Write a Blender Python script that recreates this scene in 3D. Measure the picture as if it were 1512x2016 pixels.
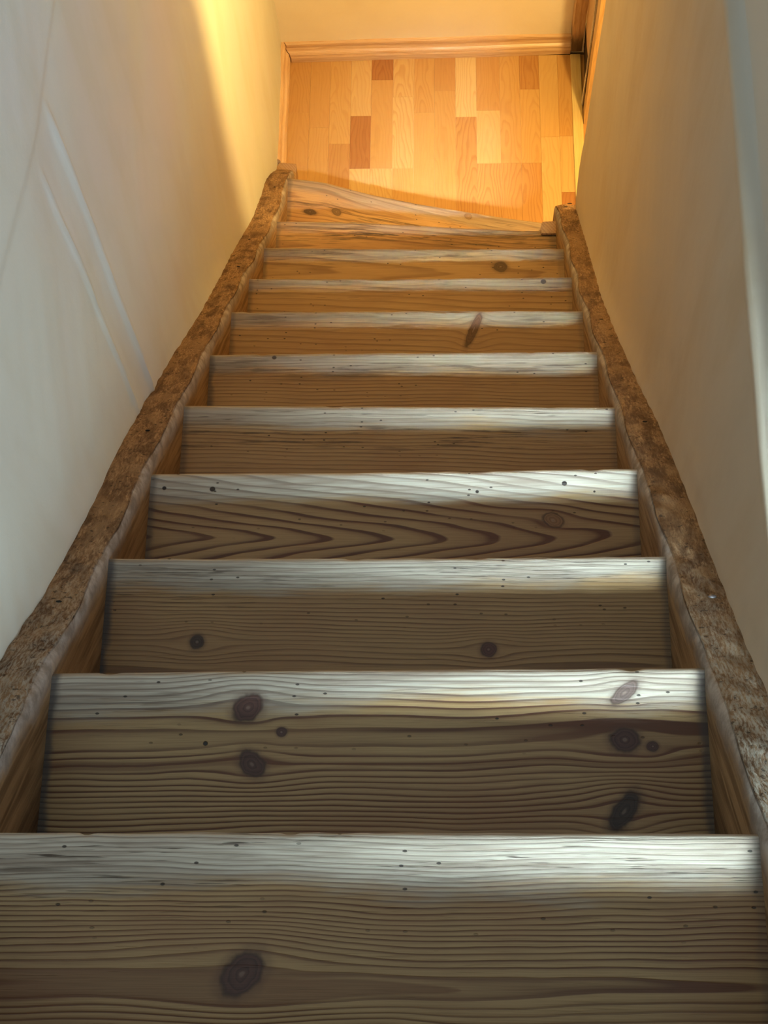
import bpy, bmesh, math, random
import numpy as np
from mathutils import Matrix, Vector

for o in list(bpy.data.objects): bpy.data.objects.remove(o, do_unlink=True)
SC = bpy.context.scene
COL = SC.collection

# ------------------------------------------------------------------ camera
cam = bpy.data.cameras.new('camera'); cam_o = bpy.data.objects.new('camera', cam); COL.objects.link(cam_o)
RT = Vector((0.9992404, 0.0119002, -0.0371089)); DN = Vector((-0.0021802, -0.9336732, -0.3581194)); FW = Vector((-0.0389094, 0.3579283, -0.9329380))
m = Matrix((RT, -DN, -FW)).transposed().to_4x4(); m.translation = Vector((0.4109, -0.21573, 1.32483))
cam_o.matrix_world = m
cam.sensor_fit = 'HORIZONTAL'; cam.sensor_width = 36.0; cam.lens = 3000 * 36.0 / 1512
cam.clip_start = 0.02; cam.clip_end = 50
SC.camera = cam_o

# ------------------------------------------------------------------ world, lamps, exposure
SC.view_settings.view_transform = 'Standard'; SC.view_settings.look = 'None'
SC.view_settings.exposure = 0.0; SC.view_settings.gamma = 1.0; SC.view_settings.use_curve_mapping = False
wd = bpy.data.worlds.new('world'); SC.world = wd; wd.use_nodes = True
wd.node_tree.nodes['Background'].inputs[0].default_value = (0.76, 0.93, 1.0, 1)
wd.node_tree.nodes['Background'].inputs[1].default_value = 0.45

def area(name, loc, target, sx, sy, power, colour, spread=180):
    l = bpy.data.lights.new(name, 'AREA'); l.shape = 'RECTANGLE'; l.size = sx; l.size_y = sy
    l.energy = power; l.color = colour; l.spread = math.radians(spread)
    o = bpy.data.objects.new(name, l); COL.objects.link(o); o.location = loc
    o.rotation_euler = (Vector(target) - Vector(loc)).to_track_quat('-Z', 'Y').to_euler()
    return o
# daylight from the roof window upstairs, behind and to the right of the viewer
ROOF_DIR = Vector((0.09, -1.0, 1.27)).normalized(); AIM = Vector((0.60, 0.26, -0.28))
area('roof_window_light', AIM + ROOF_DIR * 5.0, AIM, 0.42, 0.48, 3.3, (0.70, 0.92, 1.0), 8)
area('left_wall_fill_light', (1.7, -1.9, 1.9), (-0.05, 0.6, -0.5), 1.2, 0.6, 44, (0.80, 0.93, 1.0), 120)  # unseen fill light, added to brighten the left wall
# the warm lamp of the room beside the foot of the stairs
lp = bpy.data.lights.new('downstairs_lamp', 'POINT'); lp.energy = 80; lp.color = (1.0, 0.64, 0.20); lp.shadow_soft_size = 0.022
lpo = bpy.data.objects.new('downstairs_lamp', lp); COL.objects.link(lpo); lpo.location = (0.94, 1.849, -0.86)

# ------------------------------------------------------------------ helpers
def tag(o, label=None, cat=None, group=None, kind=None):
    if label: o['label'] = label
    if cat: o['category'] = cat
    if group: o['group'] = group
    if kind: o['kind'] = kind
    return o

def link(name, verts, faces, mats, parent=None, loc=(0, 0, 0), smooth=True, attrs=None, fmat=None):
    me = bpy.data.meshes.new(name); me.from_pydata([tuple(v) for v in verts], [], faces)
    for mm in (mats if isinstance(mats, (list, tuple)) else [mats]): me.materials.append(mm)
    if fmat is not None: me.polygons.foreach_set('material_index', fmat)
    for k, (typ, arr) in (attrs or {}).items():
        a = me.attributes.new(k, typ, 'POINT')
        a.data.foreach_set('vector' if typ == 'FLOAT_VECTOR' else 'value', np.asarray(arr, dtype=np.float32).ravel())
    me.validate(); me.update()
    if smooth: me.polygons.foreach_set('use_smooth', [True] * len(me.polygons))
    o = bpy.data.objects.new(name, me); COL.objects.link(o); o.location = loc
    if parent: o.parent = parent
    return o

def grid_faces(nu, nv, off=0, flip=False):
    f = []
    for i in range(nu - 1):
        for j in range(nv - 1):
            a = off + i * nv + j; q = (a, a + 1, a + nv + 1, a + nv)
            f.append(q[::-1] if flip else q)
    return f

def fix_normals(o):
    bm = bmesh.new(); bm.from_mesh(o.data); bmesh.ops.recalc_face_normals(bm, faces=bm.faces); bm.to_mesh(o.data); bm.free()
    return o

def box(name, x0, x1, y0, y1, z0, z1, mat, parent=None, bev=0.0, taper=None):
    bm = bmesh.new(); bmesh.ops.create_cube(bm, size=1)
    for v in bm.verts:
        v.co = Vector((x0 + (v.co.x + .5) * (x1 - x0), y0 + (v.co.y + .5) * (y1 - y0), z0 + (v.co.z + .5) * (z1 - z0)))
    if bev: bmesh.ops.bevel(bm, geom=list(bm.edges), offset=bev, segments=3, affect='EDGES', profile=0.6)
    me = bpy.data.meshes.new(name); bm.to_mesh(me); bm.free(); me.materials.append(mat)
    o = bpy.data.objects.new(name, me); COL.objects.link(o)
    if parent: o.parent = parent
    if bev: me.polygons.foreach_set('use_smooth', [True] * len(me.polygons))
    return o

rng = random.Random(7)
def waves(n, fmin, fmax, seed):
    r = random.Random(seed)
    return [(r.uniform(fmin, fmax), r.uniform(fmin, fmax), r.uniform(0, 6.28), r.choice((-1, 1))) for _ in range(n)]
def wsum(W, a, b):
    s = 0
    for fa, fb, p, sg in W: s = s + np.sin(a * fa + sg * b * fb + p)
    return s / math.sqrt(len(W))
def sstep(a, b, x):
    t = np.clip((x - a) / (b - a), 0, 1); return t * t * (3 - 2 * t)

# ------------------------------------------------------------------ node helper
class NT:
    def __init__(s, name):
        s.mat = bpy.data.materials.new(name); s.mat.use_nodes = True; s.t = s.mat.node_tree
        s.b = s.t.nodes['Principled BSDF']
    def n(s, kind, **kw):
        nd = s.t.nodes.new(kind)
        for k, v in kw.items(): setattr(nd, k, v)
        return nd
    def put(s, sock, v):
        if v is None: return
        if hasattr(v, 'is_linked') or hasattr(v, 'links'): s.t.links.new(v, sock)
        else: sock.default_value = v
    def m(s, op, a, b=None, c=None, clamp=False):
        nd = s.n('ShaderNodeMath', operation=op, use_clamp=clamp)
        for i, v in enumerate((a, b, c)):
            if v is not None: s.put(nd.inputs[i], v)
        return nd.outputs[0]
    def add(s, a, b): return s.m('ADD', a, b)
    def sub(s, a, b): return s.m('SUBTRACT', a, b)
    def mul(s, a, b): return s.m('MULTIPLY', a, b)
    def map(s, v, a, b, c=0.0, d=1.0, smooth=True):
        nd = s.n('ShaderNodeMapRange'); nd.interpolation_type = 'SMOOTHSTEP' if smooth else 'LINEAR'
        s.put(nd.inputs[0], v)
        for i, q in enumerate((a, b, c, d)): nd.inputs[i + 1].default_value = q
        return nd.outputs[0]
    def comb(s, x, y, z=0.0):
        nd = s.n('ShaderNodeCombineXYZ')
        for i, v in enumerate((x, y, z)): s.put(nd.inputs[i], v)
        return nd.outputs[0]
    def sep(s, v):
        nd = s.n('ShaderNodeSeparateXYZ'); s.put(nd.inputs[0], v); return nd.outputs
    def attr(s, name): return s.n('ShaderNodeAttribute', attribute_name=name)
    def noise(s, vec, scale=1.0, detail=3.0, rough=.5, dist=0.0):
        nd = s.n('ShaderNodeTexNoise'); s.put(nd.inputs['Vector'], vec)
        nd.inputs['Scale'].default_value = scale; nd.inputs['Detail'].default_value = detail
        nd.inputs['Roughness'].default_value = rough; nd.inputs['Distortion'].default_value = dist
        return nd.outputs[0]
    def mix(s, f, a, b, mode='MIX'):
        nd = s.n('ShaderNodeMix', data_type='RGBA', blend_type=mode)
        s.put(nd.inputs[0], f)
        for i, v in ((6, a), (7, b)):
            if isinstance(v, tuple) and len(v) == 3: v = v + (1,)
            s.put(nd.inputs[i], v)
        return nd.outputs[2]
    def ramp(s, f, stops, interp='LINEAR'):
        nd = s.n('ShaderNodeValToRGB'); cr = nd.color_ramp; cr.interpolation = interp
        while len(cr.elements) < len(stops): cr.elements.new(0.5)
        for e, (p, c) in zip(cr.elements, stops):
            e.position = p; e.color = (c, c, c, 1) if isinstance(c, float) else c + (1,)
        s.put(nd.inputs[0], f); return nd.outputs[0]
    def bump(s, h, strength=.3, dist=.002, nrm=None):
        nd = s.n('ShaderNodeBump'); s.put(nd.inputs['Height'], h)
        nd.inputs['Strength'].default_value = strength; nd.inputs['Distance'].default_value = dist
        if nrm is not None: s.put(nd.inputs['Normal'], nrm)
        return nd.outputs[0]
    def out(s, col, rough=.5, nrm=None, spec=.5):
        s.put(s.b.inputs['Base Color'], col); s.put(s.b.inputs['Roughness'], rough)
        if nrm is not None: s.put(s.b.inputs['Normal'], nrm)
        s.b.inputs['Specular IOR Level'].default_value = spec
        return s.mat

# ------------------------------------------------------------------ materials
def tread_material(name, dens=180, vc=.12, e=.02, slope=0.0, seed=0.0, knots=(), wear=.045, wearamt=.9,
                   early=(.41, .27, .125), late=(.105, .038, .015), contrast=1.0, cracks=.5, dots=(), red=.3,
                   grimeL=.5, grimeR=.3, wob=1.0, splay=0.0, flames=(), nose_light=1.0, dirt=.35, dirtv=.05):
    s = NT(name); at = s.attr('uvw'); u, v, _ = s.sep(at.outputs['Vector'])
    W = .68
    cm = s.comb(u, v, seed)
    n1 = s.sub(s.noise(s.comb(s.mul(u, 3.2), s.mul(v, 7.0), seed), 1, 2), .5)
    n2 = s.sub(s.noise(s.comb(s.mul(u, 14), s.mul(v, 60), seed + 5), 1, 2), .5)
    ve = s.add(v, s.add(s.mul(n1, .022 * wob), s.mul(n2, .0024 * wob)))
    kms = []
    for k in knots:
        uk, vk, ru, rv = k[:4]
        du = s.sub(u, uk); dv = s.sub(v, vk)
        fx = k[5] if len(k) > 5 else 3.2; fv = k[6] if len(k) > 6 else 2.4
        q = s.add(s.m('POWER', s.m('ABSOLUTE', s.mul(du, 1 / (ru * fx))), 2.0), s.m('POWER', s.m('ABSOLUTE', s.mul(dv, 1 / (rv * fv))), 2.0))
        g = s.m('EXPONENT', s.mul(q, -1.0))
        ve = s.sub(ve, s.mul(s.mul(dv, g), .85))
        tilt = k[7] if len(k) > 7 else 0.0
        du2 = s.add(du, s.mul(dv, tilt))
        r = s.m('SQRT', s.add(s.m('POWER', s.m('ABSOLUTE', s.mul(du2, 1 / ru)), 2.0), s.m('POWER', s.m('ABSOLUTE', s.mul(dv, 1 / rv)), 2.0)))
        r = s.add(r, s.mul(s.sub(s.noise(s.comb(s.mul(u, 90), s.mul(v, 90), seed + uk * 9), 1, 2), .5), .5))
        kms.append((r, k[4]))
    dv = s.sub(ve, vc)
    n = s.mul(s.m('SQRT', s.add(s.mul(dv, dv), e * e)), dens)
    if splay: n = s.mul(n, s.add(1.0, s.mul(u, splay)))
    n = s.add(n, s.mul(u, slope))
    n = s.add(n, s.mul(s.noise(s.comb(s.mul(u, 1.5), s.mul(v, 30), seed + 2), 1, 2), 1.6))
    fr = s.m('FRACT', n)
    line = s.ramp(fr, [(0.0, 0.0), (0.40, 0.04), (0.66, 0.40), (0.80, 1.0), (0.93, 1.0), (1.0, 0.0)])
    vis = s.map(s.noise(s.comb(s.mul(u, 2.2), s.mul(v, 38), seed + 9), 1, 2), .25, .65, .5, 1.0)
    line = s.m('MULTIPLY', s.mul(line, vis), contrast, clamp=True)
    fib = s.noise(s.comb(s.mul(u, 16), s.mul(v, 900), seed + 3), 1, 3)
    broad = s.noise(s.comb(s.mul(u, 5), s.mul(v, 9), seed + 4), 1, 3)
    col = s.mix(line, early, late)
    for (ut, vf, hw, sg, am) in flames:          # broad tongues of darker latewood around the heart
        t = s.m('MAXIMUM', s.mul(s.sub(ut, u), sg / .3), 0.0)
        f = s.mul(s.m('SQRT', t), hw)
        col = s.mix(s.mul(s.map(s.sub(f, s.m('ABSOLUTE', s.sub(ve, vf))), -.0012, .0012), am), col, tuple(c * 1.25 for c in late))
    col = s.mix(s.map(broad, .35, .75, 0, red), col, (.20, .058, .022))
    col = s.mix(s.map(fib, .35, .8, 0, .3), col, (.10, .05, .022))
    # worn nosing, varnish gone and wood bleached, dimmed per tread to paint fading daylight
    wn = s.add(s.mul(s.sub(s.noise(s.comb(s.mul(u, 6), s.mul(v, 22), seed + 6), 1, 4), .5), .07),
               s.mul(s.sub(s.noise(s.comb(s.mul(u, 12), s.mul(v, 300), seed + 7), 1, 3), .5), .03))
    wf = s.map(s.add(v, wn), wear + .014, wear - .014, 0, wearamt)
    pale = s.mix(s.mul(line, .8), tuple(c * nose_light for c in (.44, .40, .335)), tuple(c * nose_light for c in (.15, .115, .09)))
    pale = s.mix(s.map(fib, .35, .72, 0, .55), pale, (.23 * nose_light, .175 * nose_light, .13 * nose_light))
    pale = s.mix(s.map(s.noise(s.comb(s.mul(u, 7), s.mul(v, 120), seed + 31), 1, 4, .6), .42, .70, 0, .65), pale, (.20 * nose_light, .15 * nose_light, .115 * nose_light))
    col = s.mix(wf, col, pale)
    # weather cracks and dark streaks in the worn zone
    cr = s.noise(s.comb(s.mul(u, 20), s.mul(v, 520), seed + 11), 1, 2)
    cz = s.mul(s.map(s.noise(s.comb(s.mul(u, 5), s.mul(v, 50), seed + 12), 1, 2), .45, .62), s.map(v, .085, .03, 0.15, 1))
    crack = s.mul(s.mul(s.map(cr, .60, .68), cz), cracks)
    col = s.mix(crack, col, (.05, .032, .02))
    dn = s.noise(s.comb(s.mul(u, 8), s.mul(v, 130), seed + 15), 1, 5, .65)
    dz = s.m('SUBTRACT', 1.0, s.m('ABSOLUTE', s.mul(s.sub(v, dirtv), 28.0)), clamp=True)
    col = s.mix(s.mul(s.mul(s.map(dn, .50, .66), dz), dirt), col, (.045, .024, .012))
    # wormholes
    vo = s.n('ShaderNodeTexVoronoi', feature='F1', voronoi_dimensions='2D'); s.put(vo.inputs['Vector'], s.comb(s.add(s.mul(u, 34), seed * 3.1), s.mul(v, 60), 0.0)); vo.inputs['Scale'].default_value = 1.0
    pick = s.map(s.sep(vo.outputs['Color'])[0], .80, .82)
    hole = s.mul(s.mul(s.map(vo.outputs['Distance'], .085, .045), pick), s.map(v, .11, .05, .0, .9))
    col = s.mix(hole, col, (.02, .013, .01))
    for (ud, vd, rd) in dots:
        dd = s.m('SQRT', s.add(s.m('POWER', s.m('ABSOLUTE', s.sub(u, ud)), 2.0), s.m('POWER', s.m('ABSOLUTE', s.sub(v, vd)), 2.0)))
        hd = s.map(dd, rd * 1.15, rd * .75); col = s.mix(hd, col, (.02, .013, .01)); hole = s.m('MAXIMUM', hole, hd)
    for r, kc in kms:
        ring = s.ramp(s.m('FRACT', s.mul(r, 2.6)), [(0, 0.0), (.6, .4), (.9, 1.0), (1, 0.0)])
        kcol = s.mix(s.mul(ring, .6), kc, tuple(c * .35 for c in kc))
        kcol = s.mix(s.map(r, .20, .05, 0, .35), kcol, (.28, .2, .15))
        col = s.mix(s.map(r, 1.75, 1.0, 0, .45), col, tuple(c * .9 for c in kc))
        col = s.mix(s.map(r, 1.05, .9), col, kcol)
        col = s.mix(s.mul(s.mul(s.map(r, .80, .98), s.map(r, 1.2, .98)), .6), col, (.035, .016, .009))
    # grime where the board meets the stringers
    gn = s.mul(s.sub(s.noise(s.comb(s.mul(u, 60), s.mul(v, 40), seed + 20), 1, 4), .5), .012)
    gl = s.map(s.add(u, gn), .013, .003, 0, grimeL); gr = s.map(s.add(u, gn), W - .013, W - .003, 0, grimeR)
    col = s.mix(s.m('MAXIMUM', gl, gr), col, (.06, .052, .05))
    h = s.sub(s.sub(s.sub(0.0, s.mul(line, .75)), s.mul(fib, .30)), s.mul(s.m('MAXIMUM', crack, hole), 2.0))
    rough = s.m('ADD', s.mul(wf, .12), s.add(.36, s.mul(fib, .2)))
    return s.out(col, rough, s.bump(h, .55, .0011), .45)

def plain_wood(name, a, b, ax='Y', scale=1.0, fine=1.0, dark=(.06, .03, .015), darkamt=.25, rough=.5, bump=.3, coord='Object', freq=120.0):
    s = NT(name); tc = s.n('ShaderNodeTexCoord').outputs[coord]; x, y, z = s.sep(tc)
    L = {'X': x, 'Y': y, 'Z': z}; al = L.pop(ax); o1, o2 = L.values()
    c1 = s.add(o1, s.mul(o2, .8))
    w = s.mul(s.sub(s.noise(s.comb(s.mul(al, 4), s.mul(c1, 14), 1.0), 1, 2), .5), .05)
    fr = s.m('FRACT', s.mul(s.add(c1, w), freq))
    line = s.ramp(fr, [(0, 0.0), (.5, .1), (.85, 1.0), (1, 0.0)])
    fib = s.noise(s.comb(s.mul(al, 20 * scale), s.mul(o1, 500 * fine), s.mul(o2, 500 * fine)), 1, 3)
    col = s.mix(s.mul(line, .55), a, b)
    col = s.mix(s.map(fib, .35, .8, 0, .4), col, dark)
    blot = s.noise(tc, 9, 4, .6)
    col = s.mix(s.map(blot, .5, .78, 0, darkamt), col, dark)
    return s.out(col, rough, s.bump(s.sub(0.0, s.add(s.mul(line, .5), fib)), bump, .0008))

def stringer_material():
    s = NT('weathered_stringer_timber'); tc = s.n('ShaderNodeTexCoord').outputs['Object']
    x, y, z = s.sep(tc); p = s.attr('zone').outputs['Fac']
    al = s.sub(s.mul(y, .682), s.mul(z, .731)); ac = s.add(s.mul(y, .731), s.mul(z, .682))
    # rough old top: short torn fibres along the slope
    wx = s.mul(s.sub(s.noise(s.comb(s.mul(al, 6), s.mul(x, 12), 0.0), 1, 3), .5), .022)
    f1 = s.noise(s.comb(s.mul(al, 85), s.mul(s.add(x, wx), 340), s.mul(ac, 150)), 1, 5, .72, .25)
    f2 = s.noise(s.comb(s.mul(al, 13), s.mul(s.add(x, wx), 70), s.mul(ac, 40)), 1, 4, .65, .4)
    f3 = s.noise(tc, 3.6, 3)
    top = s.ramp(f1, [(0.2, (.06, .03, .014)), (0.42, (.22, .12, .06)), (0.54, (.38, .23, .12)), (0.72, (.62, .45, .27))])
    top = s.mix(s.map(f2, .42, .60, 0, .7), top, (.11, .055, .026))
    f4 = s.noise(s.comb(s.mul(al, 16), s.mul(x, 26), 7.0), 1, 4, .6)
    top = s.mix(s.map(f4, .47, .62, 0, .5), top, (.42, .27, .145))
    top = s.mix(s.map(f4, .46, .36, 0, .6), top, (.085, .042, .02))
    top = s.mix(s.map(f3, .44, .62, 0, .30), top, (.32, .18, .08))
    # near end is greyer and more worn
    gy = s.mul(s.map(y, .50, .05), .9)
    top = s.mix(s.mul(gy, s.map(f1, .40, .62)), top, (.42, .38, .32))
    top = s.mix(s.mul(s.map(s.noise(tc, 120, 3, .6), .60, .68), .75), top, (.03, .016, .01))
    # grey paint left on the inner arris
    pn = s.noise(tc, 34, 5, .65); grey = s.mix(s.map(pn, .35, .7), (.20, .165, .14), (.42, .37, .335))
    # inner face, smoother orange brown
    g = s.noise(s.comb(s.mul(al, 7), s.mul(ac, 95), 3.0), 1, 3, .5, .6)
    face = s.mix(s.map(g, .3, .7), (.16, .09, .042), (.34, .215, .11))
    pz = s.add(p, s.mul(s.sub(pn, .5), .75))
    pz = s.add(pz, s.mul(s.sub(s.noise(tc, 9, 2), .5), .7))
    col = s.mix(s.map(pz, .5, .85), top, grey)
    col = s.mix(s.map(pz, .98, 1.42), col, face)
    topm = s.map(p, .9, .3)
    h = s.add(s.mul(s.mul(s.add(f1, s.mul(f2, .8)), topm), 1.8), s.mul(pn, .25))
    return s.out(col, .75, s.bump(h, .9, .0035), .25)

def plaster(name, a, b, c, axis='x', bumpy=.35):
    s = NT(name); tc = s.n('ShaderNodeTexCoord').outputs['Object']; x, y, z = s.sep(tc)
    n1 = s.noise(tc, 2.2, 4, .55); n2 = s.noise(s.comb(x, s.mul(y, 9), s.mul(z, 2.2)), 1, 4, .6)
    n3 = s.noise(tc, 60, 4, .6); n4 = s.noise(tc, 300, 2)
    col = s.mix(s.map(n1, .35, .68), a, b); col = s.mix(s.map(n2, .42, .72, 0, .55), col, c)
    if name.endswith('right'):      # the set-back wall above the lip blends to a cooler grey
        col = s.mix(s.map(z, -.10, -.075), col, (.57, .56, .52))
    h = s.add(s.mul(n1, 2.0), s.add(s.mul(n3, .35), s.mul(n4, .10)))
    return s.out(col, .75, s.bump(h, bumpy, .003), .2)

M_STR = stringer_material()
M_RIS = plain_wood('riser_pine', (.34, .19, .085), (.16, .065, .025), 'X')
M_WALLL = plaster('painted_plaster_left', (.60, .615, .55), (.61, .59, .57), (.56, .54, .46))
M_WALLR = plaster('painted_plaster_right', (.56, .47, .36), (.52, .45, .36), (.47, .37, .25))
M_WALLF = plaster('painted_plaster_landing', (.84, .78, .66), (.80, .73, .60), (.74, .65, .50), bumpy=.6)
M_SKIRT = plain_wood('skirting_pine', (.66, .47, .29), (.50, .29, .14), 'X', darkamt=.05, dark=(.36, .18, .07), rough=.35, bump=.1, freq=70)
M_SKIRTY = plain_wood('skirting_pine_side', (.66, .47, .29), (.50, .29, .14), 'Y', darkamt=.05, dark=(.36, .18, .07), rough=.35, bump=.1, freq=70)
M_SILL = plain_wood('threshold_pine', (.66, .52, .24), (.58, .42, .16), 'Y', darkamt=.05, dark=(.4, .25, .08), rough=.35, bump=.1, freq=40)
M_POST = plain_wood('post_pine', (.60, .40, .22), (.40, .22, .10), 'Z', darkamt=.25, dark=(.12, .05, .02), rough=.5, freq=60)
def rot_stain(mat, z0, z1):
    """the black rot stain that climbs the foot of the post"""
    t = mat.node_tree; b = t.nodes['Principled BSDF']; s = NT.__new__(NT); s.mat = mat; s.t = t; s.b = b
    src = b.inputs['Base Color'].links[0].from_socket; tc = s.n('ShaderNodeTexCoord').outputs['Object']; x, y, z = s.sep(tc)
    n = s.noise(s.comb(s.mul(x, 90), s.mul(y, 90), s.mul(z, 14)), 1, 4, .6)
    s.put(b.inputs['Base Color'], s.mix(s.map(s.add(z, s.mul(s.sub(n, .5), .11)), z1, z0, 0, .9), src, (.035, .018, .01)))
rot_stain(M_POST, -11 * .21469 + .085, -11 * .21469 + .155)
M_LINER = plain_wood('liner_pine', (.66, .44, .2), (.52, .30, .12), 'Z', darkamt=.05, dark=(.3, .15, .05), rough=.4, freq=60)
def flat(name, c, rough=.6, metal=0.0):
    s = NT(name); tc = s.n('ShaderNodeTexCoord').outputs['Object']
    n = s.noise(tc, 180, 3); s.b.inputs['Metallic'].default_value = metal
    return s.out(s.mix(n, tuple(q * .6 for q in c), tuple(min(1, q * 1.3) for q in c)), rough, s.bump(n, .3, .001))
M_ROT_SHADE = flat('rotten_timber_and_gap_shade', (.035, .02, .012), .9)
M_NAIL = flat('old_iron_nail', (.16, .14, .14), .45, .7)
M_HOLE = flat('dark_nail_hole', (.01, .007, .005), .95)
M_WHITE = flat('cream_paint_bead', (.62, .56, .44), .5)

# parquet: every strip carries its own tone and grain offset
def parquet_material():
    s = NT('pine_parquet'); at = s.attr('uvw'); u, v, w = s.sep(at.outputs['Vector']); tone = s.attr('tone').outputs['Fac']
    w10 = s.mul(w, 17.3)
    n1 = s.sub(s.noise(s.comb(s.mul(u, 18), s.mul(v, 5), w10), 1, 2), .5)
    a = s.add(s.sub(u, s.m('FRACT', s.mul(w, 3.7))), 0.0)
    uu = s.sub(u, s.mul(s.m('FRACT', s.mul(w, 7.13)), .06))
    n = s.mul(s.m('SQRT', s.add(s.mul(uu, uu), .00005)), 105)
    n = s.add(s.add(n, s.mul(n1, 6.5)), s.mul(v, 9.0))
    line = s.ramp(s.m('FRACT', n), [(0, 0.0), (.5, .1), (.84, 1.0), (.95, .6), (1, 0.0)])
    amt = s.map(s.noise(s.comb(w10, 3.0, 0.0), 1, 0), .3, .7, .10, .62)
    fib = s.noise(s.comb(s.mul(u, 420), s.mul(v, 12), w10), 1, 3)
    base = s.ramp(tone, [(0, (.30, .115, .03)), (.35, (.44, .235, .076)), (.65, (.50, .305, .108)), (1, (.58, .42, .20))])
    dark = s.ramp(tone, [(0, (.19, .055, .012)), (.5, (.34, .145, .036)), (1, (.44, .25, .085))])
    col = s.mix(s.mul(line, amt), base, dark); col = s.mix(s.map(fib, .4, .8, 0, .22), col, dark)
    return s.out(col, .33, s.bump(s.mul(line, -1.0), .05, .0006), .5)
M_PARQ = parquet_material()

# ------------------------------------------------------------------ dimensions
W = .68; GO = .20034; RI = .21469; SL = RI / GO; ZF = -11 * RI
UP = RI                                                   # the floor upstairs
L_OUT_Y = [-.4, .2, .287, .396, .552, .687, .785, .858, .978, 1.166, 1.379, 1.511, 1.76, 2.014, 2.26, 2.7]
L_OUT_X = [-.052, -.052, -.049, -.047, -.048, -.055, -.056, -.053, -.053, -.044, -.049, -.056, -.056, -.062, -.056, -.054]
R_OUT_Y = [-.4, .155, .27, .352, .446, .607, .743, .906, 1.055, 1.258, 1.473, 1.694, 1.887]
R_OUT_X = [.727, .728, .728, .729, .730, .732, .730, .723, .721, .718, .726, .735, .742]

# ------------------------------------------------------------------ walls
def wall(name, axis_sign, ys, zs, fx, thick, mat):
    """a plastered wall: displaced front grid at x = fx(y, z) with a flat back and closed rim"""
    Y, Z = np.meshgrid(ys, zs, indexing='ij'); X = fx(Y, Z)
    nu, nv = Y.shape; V = np.stack([X.ravel(), Y.ravel(), Z.ravel()], 1).tolist()
    F = grid_faces(nu, nv)
    xb = float(X.mean()) + axis_sign * thick
    rim = [i * nv for i in range(nu)] + [(nu - 1) * nv + j for j in range(1, nv)] + [i * nv + nv - 1 for i in range(nu - 2, -1, -1)] + [j for j in range(nv - 2, 0, -1)]
    o0 = len(V)
    for r in rim: V.append((xb, V[r][1], V[r][2]))
    n = len(rim)
    for i in range(n): F.append((rim[i], o0 + i, o0 + (i + 1) % n, rim[(i + 1) % n]))
    F.append(tuple(o0 + i for i in range(n)))
    return tag(fix_normals(link(name, V, F, mat)), kind='structure')

WA = waves(7, 2, 7, 1); WB = waves(9, 12, 30, 2); WC = waves(9, 45, 95, 3)
def ridge(Y, Z, y0, z0, y1, z1, wdt, amp, wob=.004):
    t = np.clip((Z - z0) / (z1 - z0), 0, 1); yc = y0 + (y1 - y0) * t + wob * np.sin(t * 17 + y0 * 9) * .5
    d = (Y - yc) / wdt
    end = sstep(-.02, .10, (Z - z0) / (z1 - z0)) * sstep(1.06, .93, (Z - z0) / (z1 - z0))
    return amp * np.exp(-d * d) * end
def fx_left(Y, Z):
    h = Z + SL * Y
    base = -.0535 + .0022 * wsum(WA, Y, Z) + .0006 * wsum(WB, Y, Z) + .00018 * wsum(WC, Y, Z)
    near = np.exp(-np.clip(h - .02, 0, 9) / .05)
    x = base * (1 - near) + np.interp(Y, L_OUT_Y, L_OUT_X) * near + .0008 * wsum(WC, Y, Z) * near
    x = x + ridge(Y, Z, .862, -.14, .836, -.88, .0075, .0060, .001) + ridge(Y, Z, .782, -.155, .758, -.78, .005, .0042, .001)
    x = x + ridge(Y, Z, .822, -.16, .795, -.90, .016, -.0014)
    # boxed timber lost in the plaster above: the upper wall stands a little proud
    zb = -.135 + .09 * sstep(.86, .45, Y)
    x = x + .0028 * sstep(zb - .012, zb + .012, Z) * sstep(1.35, 1.1, Y)
    return x
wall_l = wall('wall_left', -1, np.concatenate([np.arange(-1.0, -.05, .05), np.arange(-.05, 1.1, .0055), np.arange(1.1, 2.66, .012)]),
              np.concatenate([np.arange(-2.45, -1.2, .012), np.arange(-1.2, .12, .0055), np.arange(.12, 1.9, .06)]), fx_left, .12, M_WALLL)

def fx_right(Y, Z):
    h = Z + SL * Y
    base = .7335 + .0022 * wsum(WA, Y + 3, Z) + .0006 * wsum(WB, Y + 2, Z) + .00015 * wsum(WC, Y, Z)
    near = np.exp(-np.clip(h - .02, 0, 9) / .05)
    x = base * (1 - near) + np.interp(Y, R_OUT_Y, R_OUT_X) * near + .0008 * wsum(WC, Y, Z) * near
    zr = -.094 + .004 * np.sin(Y * 9)
    x = x - .0030 * np.exp(-((Z - zr + .012) / .012) ** 2)                  # rolled lip of the lower plaster
    x = x + .016 * sstep(zr - .002, zr + .012, Z)                            # the wall above is set back
    return x
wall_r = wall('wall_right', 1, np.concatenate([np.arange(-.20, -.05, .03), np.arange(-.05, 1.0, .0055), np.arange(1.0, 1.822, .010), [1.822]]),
              np.concatenate([np.arange(-2.45, -1.3, .012), np.arange(-1.3, .08, .0055), [.08, .10]]), fx_right, .09, M_WALLR)

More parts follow.
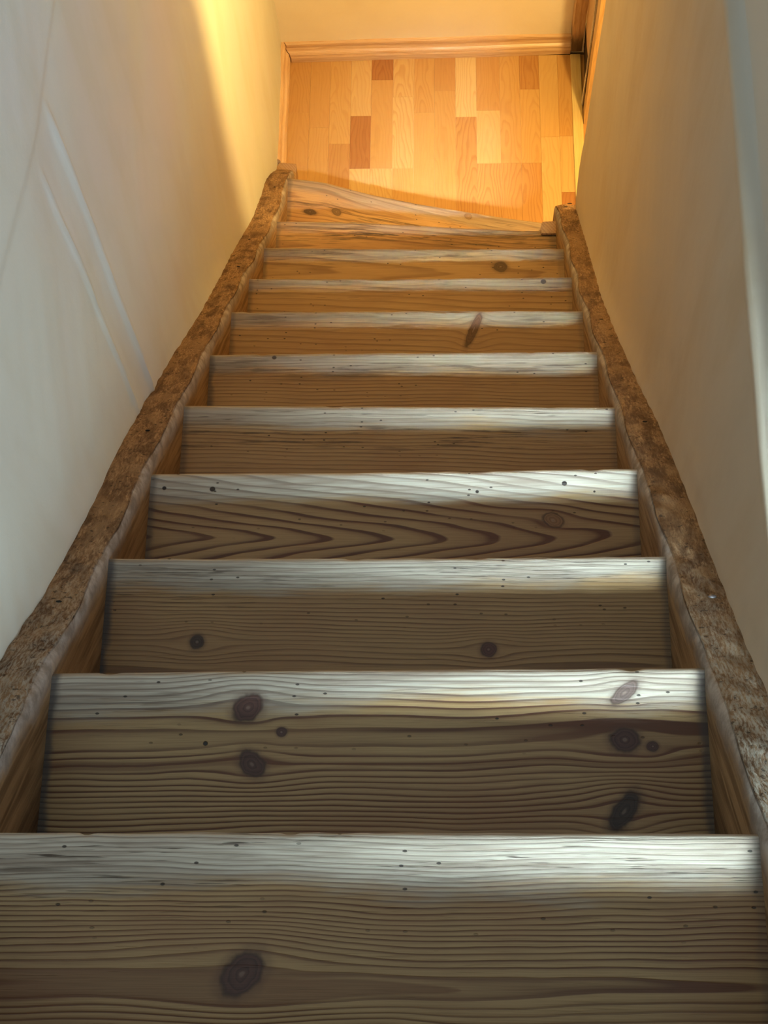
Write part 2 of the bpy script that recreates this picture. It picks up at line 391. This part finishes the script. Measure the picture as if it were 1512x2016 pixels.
# far wall of the landing, with hand-trowelled dents
def far_wall():
    xs = np.arange(-.16, 2.3, .012); zs = np.arange(-2.45, -.1, .012)
    X, Z = np.meshgrid(xs, zs, indexing='ij')
    Y = 2.628 + .020 * X + .0012 * wsum(WA, X, Z) + .0007 * wsum(WB, X, Z) + .0003 * wsum(WC, X, Z)
    nu, nv = X.shape; V = np.stack([X.ravel(), Y.ravel(), Z.ravel()], 1).tolist(); F = grid_faces(nu, nv)
    rim = [i * nv for i in range(nu)] + [(nu - 1) * nv + j for j in range(1, nv)] + [i * nv + nv - 1 for i in range(nu - 2, -1, -1)] + [j for j in range(nv - 2, 0, -1)]
    o0 = len(V)
    for r in rim: V.append((V[r][0], 2.72, V[r][2]))
    n = len(rim)
    for i in range(n): F.append((rim[i], o0 + i, o0 + (i + 1) % n, rim[(i + 1) % n]))
    F.append(tuple(o0 + i for i in range(n)))
    return tag(fix_normals(link('wall_far', V, F, M_WALLF)), kind='structure')
far_wall()
tag(box('wall_room', 2.2, 2.3, .6, 2.72, -2.45, -.1, M_WALLF), kind='structure')
tag(box('wall_room_near', .83, 2.3, .5, .6, -2.45, -.1, M_WALLF), kind='structure')
tag(box('ceiling', -.05, 2.3, 1.28, 2.72, -.10, -.02, M_WALLF), kind='structure')
tag(box('ceiling_room', .83, 2.3, .5, 1.28, -.10, -.02, M_WALLF), kind='structure')

# ------------------------------------------------------------------ floor: the strip parquet of the landing
COLS = [-.052, .027, .085, .146, .205, .268, .3285, .388, .4485, .5085, .576, .634, .6905, .7445, .812]
# strips per column from far to near: (near end y, tone)
ROWS = [[(2.435, .45), (2.0, .5)], [(2.383, .48), (2.05, .55)], [(2.327, .62), (2.1, .30)], [(2.421, .78), (2.243, .08), (2.0, .85)],
        [(2.545, .10), (2.243, .5), (1.95, .8)], [(2.485, .75), (2.243, .82), (1.9, .58)], [(2.43, .52), (1.9, .56)], [(2.505, .32), (1.88, .5)],
        [(2.414, .97), (2.0, .33)], [(2.435, .42), (2.256, .80), (1.9, .40)], [(2.256, .60), (1.88, .42)], [(2.506, .28), (2.256, .66), (1.86, .38)],
        [(2.342, .72), (1.8, .85)], [(2.345, .52), (2.159, .8), (1.84, .12)]]
xx = COLS[-1]
r = random.Random(3)
cols = list(COLS); rows = [list(q) for q in ROWS]
while cols[-1] < 2.19:
    cols.append(min(cols[-1] + .06, 2.2)); y = 2.623; rr = []
    rows.append([(2.623 - r.uniform(.1, .4), r.random()), (2.05, r.random()), (1.75, r.random())])
V, F, UV, TN = [], [], [], []
def slab(x0, x1, y0, y1, tone, sid):
    g = .00012; b = .00035; o = len(V)
    for zz, i in ((ZF, b), (ZF - b, 0.0)):
        for x, y in ((x0 + g + i, y0 + g + i), (x1 - g - i, y0 + g + i), (x1 - g - i, y1 - g - i), (x0 + g + i, y1 - g - i)):
            V.append((x, y, zz)); UV.append((x - x0, y, sid)); TN.append(tone)
    for x, y in ((x0 + g, y0 + g), (x1 - g, y0 + g), (x1 - g, y1 - g), (x0 + g, y1 - g)):
        V.append((x, y, ZF - .014)); UV.append((x - x0, y, sid)); TN.append(tone)
    F.append((o, o + 1, o + 2, o + 3)); F.append((o + 11, o + 10, o + 9, o + 8))
    for k in range(4):
        F.append((o + 4 + k, o + 4 + (k + 1) % 4, o + (k + 1) % 4, o + k)); F.append((o + 8 + k, o + 8 + (k + 1) % 4, o + 4 + (k + 1) % 4, o + 4 + k))
for ci in range(len(cols) - 1):
    y1 = 2.625; li = list(rows[ci])
    while li[-1][0] > .55: li.append((max(li[-1][0] - r.uniform(.25, .5), .55), r.random()))
    for (y0, tone) in li:
        slab(cols[ci], cols[ci + 1], y0, y1, tone, r.uniform(0, 40)); y1 = y0
floor = tag(link('floor', V, F, M_PARQ, smooth=False, attrs={'uvw': ('FLOAT_VECTOR', UV), 'tone': ('FLOAT', TN)}), kind='structure')
tag(box('floor_base', -.16, 2.3, .5, 2.72, ZF - .08, ZF - .0145, M_ROT_SHADE), kind='structure')

# upstairs floor edge behind the top step
M_BOARD = plain_wood('upstairs_boards', (.34, .2, .1), (.17, .08, .03), 'X')
tag(box('floor_upstairs', -.05, 2.3, -1.6, -.205, UP - .035, UP, M_BOARD, bev=.008), kind='structure')
tag(box('floor_upstairs_side', .84, 2.3, -.205, 2.72, UP - .035, UP, M_BOARD), kind='structure')

# ------------------------------------------------------------------ skirtings (moulded section)
SEC = [(0, 0), (.022, 0), (.0225, .020), (.020, .027), (.0205, .031), (.0185, .036), (.013, .040), (.0095, .050), (.0105, .058), (.0125, .062), (.0115, .068), (.007, .0735), (0, .0745)]
def skirting(name, p0, p1, out, m0, m1, mat, sec=SEC):
    """sweep the section from p0 to p1; out = direction away from wall; m0, m1 mitre factors; ends slightly bowed"""
    V, F = [], []; p0 = Vector(p0); p1 = Vector(p1); d = (p1 - p0).normalized(); out = Vector(out); n = len(sec); NS = 24
    for i in range(NS + 1):
        t = i / NS
        for a, b in sec:
            q = p0.lerp(p1, t) + out * a + Vector((0, 0, b)) + d * (a * m0 * (1 - t) + a * m1 * t)
            q += out * (.0008 * math.sin(t * 11 + b * 30)) + Vector((0, 0, .0008 * math.sin(t * 9)))
            V.append(q)
    for i in range(NS):
        for j in range(n):
            F.append((i * n + j, i * n + (j + 1) % n, (i + 1) * n + (j + 1) % n, (i + 1) * n + j))
    F.append(tuple(range(n))[::-1]); F.append(tuple(NS * n + j for j in range(n)))
    o = fix_normals(link(name, V, F, mat, smooth=False))
    return tag(o, kind='structure')
skirting('baseboard_far', (-.052, 2.632, ZF), (.783, 2.648, ZF), (0, -1, 0), 1, 0, M_SKIRT)
skirting('baseboard_left', (-.056, 2.228, ZF), (-.055, 2.632, ZF), (1, 0, 0), 0, -1, M_SKIRTY)

# ------------------------------------------------------------------ staircase
stair = bpy.data.objects.new('staircase', None); COL.objects.link(stair); stair.location = (0, 0, 0)
tag(stair, 'steep narrow old pine staircase leading down to the small parquet landing', 'staircase')

# nose lines: list of (x, y) points per tread, from the left stringer to the right one
NOSE = {0: [(0, -.005), (.25, -.002), (.69, -.002)], 1: [(0, .196), (.30, .201), (.68, .204)], 2: [(0, .399), (.68, .401)],
        3: [(0, .600), (.68, .606)], 4: [(0, .806), (.3, .805), (.68, .800)], 5: [(0, 1.005), (.3, 1.008), (.68, 1.007)], 6: [(0, 1.207), (.4, 1.208), (.68, 1.203)],
        7: [(0, 1.403), (.68, 1.400)], 8: [(0, 1.606), (.68, 1.597)], 9: [(0, 1.809), (.195, 1.807), (.446, 1.788), (.60, 1.777), (.69, 1.775)],
        10: [(0, 2.077), (.097, 2.062), (.207, 2.027), (.342, 1.994), (.476, 1.966), (.582, 1.945), (.675, 1.930), (.69, 1.927)]}
KD = (.085, .036, .026); KB = (.06, .03, .018)
TP = {
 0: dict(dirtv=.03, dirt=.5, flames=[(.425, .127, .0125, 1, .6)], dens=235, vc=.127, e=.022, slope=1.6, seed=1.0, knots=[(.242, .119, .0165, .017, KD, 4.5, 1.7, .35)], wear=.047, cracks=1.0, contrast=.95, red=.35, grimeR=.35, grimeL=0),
 1: dict(dirt=.15, nose_light=1.02, flames=[(.26, .099, .006, 1, .55), (.30, .098, .005, -1, .4), (.50, .077, .013, -1, .35)], dens=190, vc=.070, e=.030, slope=.5, seed=2.3, knots=[(.208, .0413, .0145, .0145, KD, 3.6, 1.7, .2), (.215, .1003, .0125, .013, KD, 3.6, 1.7, -.3), (.244, .0673, .005, .005, KD, 3, 2),
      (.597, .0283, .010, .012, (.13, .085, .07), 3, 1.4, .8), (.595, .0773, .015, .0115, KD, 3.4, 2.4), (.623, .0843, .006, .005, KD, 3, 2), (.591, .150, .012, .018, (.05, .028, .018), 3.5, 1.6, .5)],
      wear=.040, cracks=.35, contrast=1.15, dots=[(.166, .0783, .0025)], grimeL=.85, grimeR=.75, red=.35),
 2: dict(dirt=.5, dirtv=.02, nose_light=.84, dens=190, vc=.142, e=.010, slope=2.0, seed=3.7, knots=[(.115, .1087, .0085, .0085, KB, 5, 2.4), (.464, .1187, .009, .009, (.11, .04, .025), 4, 2)], wear=.038, cracks=.8, contrast=.75, grimeL=.9, grimeR=.5, red=.3, early=(.38, .235, .10)),
 3: dict(dirt=.1, nose_light=1.04, dens=88, vc=.100, e=.013, slope=12.5, seed=4.1, knots=[(.562, .078, .014, .011, (.26, .13, .055), 3.2, 1.8, -.3)], wear=.043, wearamt=.95, cracks=.15, contrast=1.1, dots=[(.579, .023, .0036), (.458, .034, .0024), (.088, .026, .004), (.02, .024, .003), (.62, .036, .0016)], grimeL=.6, grimeR=.35, wob=.8),
 4: dict(dirtv=.055, dirt=1.0, nose_light=.76, dens=150, vc=.16, e=.02, slope=1.0, seed=5.9, knots=[], wear=.040, cracks=.9, contrast=.6, wearamt=.85),
 5: dict(dirtv=.03, dirt=.8, nose_light=.62, dens=150, vc=.15, e=.02, slope=2.0, seed=6.6, knots=[], wear=.038, cracks=.6, contrast=.6, dots=[(.114, .0097, .004)], wearamt=.8, grimeL=.7),
 6: dict(dirtv=.022, dirt=.6, nose_light=.50, dens=90, vc=.14, e=.02, slope=3.0, seed=7.2, knots=[(.470, .044, .0085, .034, (.11, .048, .022), 3.5, 1.2, .38)], wear=.030, cracks=.4, contrast=.5, wearamt=.75),
 7: dict(dirtv=.02, dirt=.6, nose_light=.43, dens=80, vc=.10, e=.02, slope=3.0, seed=8.8, knots=[], wear=.026, cracks=.5, contrast=.5, wearamt=.7, dots=[(.622, .0133, .006)]),
 8: dict(dirtv=.022, dirt=.9, nose_light=.40, dens=70, vc=.06, e=.02, slope=4.0, seed=9.4, knots=[(.542, .0506, .015, .012, (.085, .04, .018), 3.5, 2.5)], wear=.028, cracks=.7, contrast=.6, wearamt=.7),
 9: dict(dirtv=.035, dirt=1.2, nose_light=.42, dens=90, vc=.07, e=.02, slope=3.0, seed=10.4, knots=[], wear=.02, cracks=1.3, contrast=.7, wearamt=.6, early=(.34, .2, .085)),
 10: dict(dirtv=.08, dirt=.9, nose_light=.62, dens=75, vc=.05, e=.03, slope=3.0, seed=11.4, knots=[(.478, .016, .009, .008, (.22, .13, .06), 3, 2), (.06, .10, .016, .008, (.07, .035, .016), 2.5, 1.6), (.13, .085, .012, .01, (.16, .09, .04), 2.5, 1.6)], wear=.04, cracks=.8, contrast=.6, wearamt=.6, early=(.44, .27, .12)),
}
TLAB = {0: 'topmost tread, bright worn nosing with fine straight grain', 1: 'second tread from the top, with six dark knots', 2: 'third tread from the top, close straight grain and two small knots',
        3: 'fourth tread from the top, flame-shaped grain and a bleached nosing', 6: 'tread with one long slanting spike knot right of the middle', 8: 'tread with a dark smoky knot towards the right',
        10: 'lowest tread, a winder tapering to the right, lit by the lamp'}
TH = .034
def make_tread(k):
    rr = random.Random(100 + k); ns = NOSE[k]; NX = 171
    xs = np.linspace(-.006, W + .012, NX)
    yn = np.interp(xs, [p[0] for p in ns], [p[1] for p in ns])
    # soften polyline corners
    for _ in range(6): yn[1:-1] = (yn[:-2] + 2 * yn[1:-1] + yn[2:]) / 4
    wv = waves(5, 12, 45, 50 + k); ysm = yn.copy(); yn = yn - np.abs(.0007 * wsum(wv, xs, xs * 0))
    for _ in range(rr.randint(2, 5)):                       # chips in the worn arris
        c = rr.uniform(.03, .66); w = rr.uniform(.004, .014); yn = yn - rr.uniform(.0008, .0024) * np.exp(-((xs - c) / w) ** 4)
    off = yn - ysm; off = off - off.mean(); yn = ysm
    depth = .235
    if k == 10: depth = .34
    vs = [depth, .20, .17, .145, .12, .10, .085, .07, .058, .047, .038, .030, .023, .017, .012, .008, .005, .0026, .0010, 0, 0, .0012, .004, .009, depth]
    R = .0095; nv = len(vs); V, UV = [], []
    wear = .0035 if k < 10 else .002
    for i, x in enumerate(xs):
        dip = math.exp(-((x / W - .5 - .05 * math.sin(k * 1.7)) / .33) ** 2) * wear
        for j, v in enumerate(vs):
            if j <= 19:
                t = max(0, 1 - v / R); z = -R * (1 - math.sqrt(max(0, 1 - t * t))) * .9 - dip * math.exp(-v / .035)
            else: z = [-TH + .012, -TH + .006, -TH + .002, -TH, -TH][j - 20]
            y = yn[i] - v + off[i] * math.exp(-v / .006)
            if j in (0, nv - 1) and k == 10: y = 1.70
            if j < 19 and k == 10: y = yn[i] - v * (yn[i] - 1.70) / depth
            vv = max(0, yn[i] - y) if j <= 19 else v
            V.append((x, y - ns[0][1], z)); UV.append((x, vv if j <= 19 else -.004 * (j - 19), 0))
    F = grid_faces(NX, nv, flip=False)
    for i in range(NX - 1): F.append((i * nv, (i + 1) * nv, (i + 1) * nv + nv - 1, i * nv + nv - 1))
    F.append(tuple(range(nv))); F.append(tuple((NX - 1) * nv + j for j in range(nv))[::-1])
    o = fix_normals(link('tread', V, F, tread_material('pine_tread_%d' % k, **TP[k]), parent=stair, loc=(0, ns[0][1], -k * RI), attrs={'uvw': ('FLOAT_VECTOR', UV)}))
    if k in TLAB: o['label'] = TLAB[k]
for k in range(11): make_tread(k)

# risers, set back under the nosings
for k in range(-1, 11):
    ns = NOSE.get(k, [(0, -.205), (.68, -.205)])
    zt = -k * RI - TH if k >= 0 else UP - .035; zb = -(k + 1) * RI if k < 10 else ZF
    V, F = [], []
    for x, y in [(0, np.interp(0, *zip(*ns)))] + ([(.34, np.interp(.34, *zip(*ns)))] if k in (9, 10) else []) + [(W + .004, np.interp(W, *zip(*ns)))]:
        for yy, zz in ((y - .028, zt), (y - .028, zb), (y - .046, zb), (y - .046, zt)): V.append((x, yy, zz))
    n = len(V) // 4
    for i in range(n - 1):
        for j in range(4): F.append((i * 4 + j, i * 4 + (j + 1) % 4, (i + 1) * 4 + (j + 1) % 4, (i + 1) * 4 + j))
    F.append((0, 3, 2, 1)); F.append(tuple((n - 1) * 4 + j for j in range(4)))
    fix_normals(link('riser', V, F, M_RIS, parent=stair, smooth=False))

# stringers: the slanting boards the treads are let into, old, torn and worn on top
def stringer(side):
    ys = np.concatenate([np.arange(-.30, .6, .0035), np.arange(.6, 1.86 if side > 0 else 2.208, .006)])
    xi, xo = (0.0, -.062) if side < 0 else (W, W + .062)
    # height of the inner arris over the nose line
    if side < 0:
        hy = [-.3, 0, .08, .15, .21, .30, .41, .50, .60, .78, 1.0, 1.2, 1.6, 1.82, 1.95, 2.05, 2.12, 2.21]; hh = [.02, .02, .022, .022, .020, .012, .018, .020, .026, .028, .030, .032, .026, .028, .05, .082, .078, .058]
    else:
        hy = [-.3, 0, .1, .21, .4, .6, .8, 1.2, 1.5, 1.7, 1.9]; hh = [.02, .016, .026, .016, .016, .016, .017, .020, .030, .036, .040]
    xshift = np.interp(ys, [1.3, 1.5, 1.9, 2.3], [0, .006, .010, .010]) if side > 0 else np.interp(ys, [1.9, 2.3], [0, -.006])
    wv = waves(6, 9, 30, 70 + side); wf = waves(8, 60, 200, 90 + side)
    # section: bottom outer, outer top, across the top to the arris, chamfer, inner face down
    A = np.array([0, .12, .25, .38, .5, .62, .72, .80, .87, .93, 1.0]); V, Z = [], []
    s = 1 if side < 0 else -1
    for y, dx in zip(ys, xshift):
        h = np.interp(y, hy, hh); zb = max(-SL * y - .20, ZF)
        wob = .0012 * wsum(wv, y, 0)
        ch = .0065 + .0035 * math.sin(y * 31.36 + 2.2) + .0011 * wsum(wv, y * 1.7, 1)      # chamfer width wanders between the steps
        xa = xi + dx - s * ch
        row = [(xo, -SL * y + zb * 0 - .20, 0)]
        row = [(xo, zb, 0.0), (xo, -SL * y + h - .004, 0.0)]
        for a in A:
            x = xo + (xa - xo) * a
            z = -SL * y + h + wob + .0011 * wsum(wf, y, x * 1.0) * (1 if a > 0 else .3) - .0025 * (abs(a - .45) * 2) ** 3
            row.append((x, z, .25 * max(0, (a - .8) / .2)))
        zt = row[-1][1]
        row += [(xa + s * ch * .45, zt - .004 - .0006 * wsum(wf, y, 2), .8), (xa + s * ch * .8, zt - .010, .95), (xi + dx, zt - .019 - .002 * wsum(wv, y, 3), 1.1),
                (xi + dx + s * .0004, zt - .045, 1.35), (xi + dx, zt - .075, 1.9), (xi + dx, max(zb, min(zt - .12, 1e9)), 2.0), (xi + dx, zb, 2.0)]
        for x, z, p in row: V.append((x, y, max(z, ZF))); Z.append(p)
    nv = len(row); nu = len(ys); F = grid_faces(nu, nv)
    for i in range(nu - 1): F.append((i * nv, i * nv + nv - 1, (i + 1) * nv + nv - 1, (i + 1) * nv))
    F.append(tuple(range(nv))); F.append(tuple((nu - 1) * nv + j for j in range(nv))[::-1])
    o = fix_normals(link('stringer', V, F, M_STR, parent=stair, attrs={'zone': ('FLOAT', Z)}))
    o['label'] = 'left stringer, torn brown top with grey paint on its inner edge' if side < 0 else 'right stringer, torn brown top with grey paint on its inner edge'
    return o, (lambda y: -SL * y + np.interp(y, hy, hh))
st_l, zl = stringer(-1); st_r, zr_ = stringer(1)

def blob(name, x, y, z, rx, ry, rz, mat, parent, seed):
    bm = bmesh.new(); bmesh.ops.create_icosphere(bm, subdivisions=2, radius=1); r = random.Random(seed)
    nrm = Vector((0, .731, .682))
    for v in bm.verts:
        k = 1 + r.uniform(-.16, .16); v.co = Vector((v.co.x * rx * k, v.co.y * ry * k, v.co.z * rz * k))
    bmesh.ops.rotate(bm, verts=bm.verts, cent=(0, 0, 0), matrix=Matrix.Rotation(-math.atan(SL), 3, 'X'))
    me = bpy.data.meshes.new(name); bm.to_mesh(me); bm.free(); me.materials.append(mat); me.polygons.foreach_set('use_smooth', [True] * len(me.polygons))
    o = bpy.data.objects.new(name, me); COL.objects.link(o); o.location = (x, y, z); o.parent = parent; return o
for y, x in ((.305, -.026), (.70, -.026), (1.43, -.024), (2.0, -.028), (1.62, -.034)):
    blob('nail', x, y, zl(y) + .0003, .0036, .0026, .0012, M_HOLE, st_l, int(y * 100))
blob('nail', .712, .312, zr_(.312) + .0010, .0045, .0035, .0022, M_NAIL, st_r, 3)['label'] = 'grey iron nail head'
for y, x in ((.73, .712), (1.13, .703), (1.84, .715), (1.87, .728)):
    blob('nail', x, y, zr_(y) + .0003, .0040 if y < 1.5 else .006, .0026, .0012, M_HOLE, st_r, int(y * 100))

# the sawn stub at the foot of the left stringer and the little wedge at the foot of the right one
def prism(name, pts, z0, z1, mat, parent, bev=.0015):
    bm = bmesh.new(); a = [bm.verts.new((x, y, z0)) for x, y in pts]; b = [bm.verts.new((x, y, z1)) for x, y in pts]
    bm.faces.new(a[::-1]); bm.faces.new(b)
    for i in range(len(pts)): bm.faces.new((a[i], a[(i + 1) % len(pts)], b[(i + 1) % len(pts)], b[i]))
    if bev: bmesh.ops.bevel(bm, geom=list(bm.edges), offset=bev, segments=2, affect='EDGES')
    me = bpy.data.meshes.new(name); bm.to_mesh(me); bm.free(); me.materials.append(mat)
    o = bpy.data.objects.new(name, me); COL.objects.link(o); o.parent = parent; return o
M_STUB = plain_wood('stub_timber', (.40, .24, .11), (.2, .1, .04), 'Z', darkamt=.4, rough=.7)
prism('stub', [(-.055, 2.150), (.001, 2.150), (.002, 2.180), (.001, 2.221), (-.046, 2.226), (-.055, 2.212)], ZF, ZF + .062, M_STUB, stair)
w_ = prism('wedge', [(.650, 1.775), (.655, 1.795), (.690, 1.797), (.690, 1.760), (.652, 1.760)], -9 * RI - .01, -9 * RI + .006, M_STUB, stair)
# ------------------------------------------------------------------ right side of the landing: threshold and old door post
tag(box('trim_1', .783, .812, 1.83, 2.622, ZF - .004, ZF + .007, M_SILL, bev=.0012), kind='structure')
post = bpy.data.objects.new('door_post', None); COL.objects.link(post); post.location = (.85, 2.5, ZF)
tag(post, 'old pine door post with rotten black foot, right end of the far wall', 'door post')
def rel(o): o.parent = post; o.matrix_parent_inverse = Matrix.Translation((-.85, -2.5, -ZF)); return o
def timber(name, x0, x1, y0, y1, z0, z1, mat, seed, foot=0.0, amp=.0012):
    """an upright board with slightly wavy arrises and an eaten-away foot"""
    NS = 60; V, F = [], []; wv = waves(4, 5, 30, seed); r = random.Random(seed)
    ring = [(0, 0), (.5, -.02), (1, 0), (1, .5), (1, 1), (.5, 1.02), (0, 1), (0, .5)]
    for i in range(NS + 1):
        t = i / NS; z = z0 + (z1 - z0) * t ** 1.5
        for j, (a, b) in enumerate(ring):
            e = foot * math.exp(-(z - z0) / .03) * r.uniform(.3, 1.0) if foot else 0
            x = x0 + (x1 - x0) * a + amp * wsum(wv, z, j * 1.3) + e * (1 - a) ; y = y0 + (y1 - y0) * b + amp * wsum(wv, z + 3, j * 1.1)
            V.append((x, y, z + (r.uniform(0, foot) if i == 0 else 0)))
    n = len(ring)
    for i in range(NS):
        for j in range(n): F.append((i * n + j, i * n + (j + 1) % n, (i + 1) * n + (j + 1) % n, (i + 1) * n + j))
    F.append(tuple(range(n))); F.append(tuple(NS * n + j for j in range(n))[::-1])
    return fix_normals(link(name, V, F, mat, smooth=False))
rel(timber('post', .779, .812, 2.598, 2.660, ZF + .046, -.1, M_POST, 5, .006, .0008))
rel(timber('side_board', .8125, .835, 2.462, 2.597, ZF + .125, -.1, M_POST, 15, .02, .0008))
f_ = rel(timber('foot', .8165, .845, 2.470, 2.628, ZF - .002, ZF + .12, M_ROT_SHADE, 8, .012, .002)); f_['label'] = 'blackened rotten foot of the post'
rel(timber('bead', .8095, .8135, 2.444, 2.456, ZF + .006, -.1, M_WHITE, 6, .0, .0009))['label'] = 'thin pale strip beside the gap'
rel(box('gap_shade', .829, .842, 2.425, 2.47, ZF, -.1, M_ROT_SHADE))['label'] = 'dark sheet standing for the shade in the gap'  # near-black filler paints the shade inside the gap
rel(timber('liner_board', .8135, .85, 2.385, 2.432, ZF - .002, -.1, M_LINER, 9, .0, .0006))
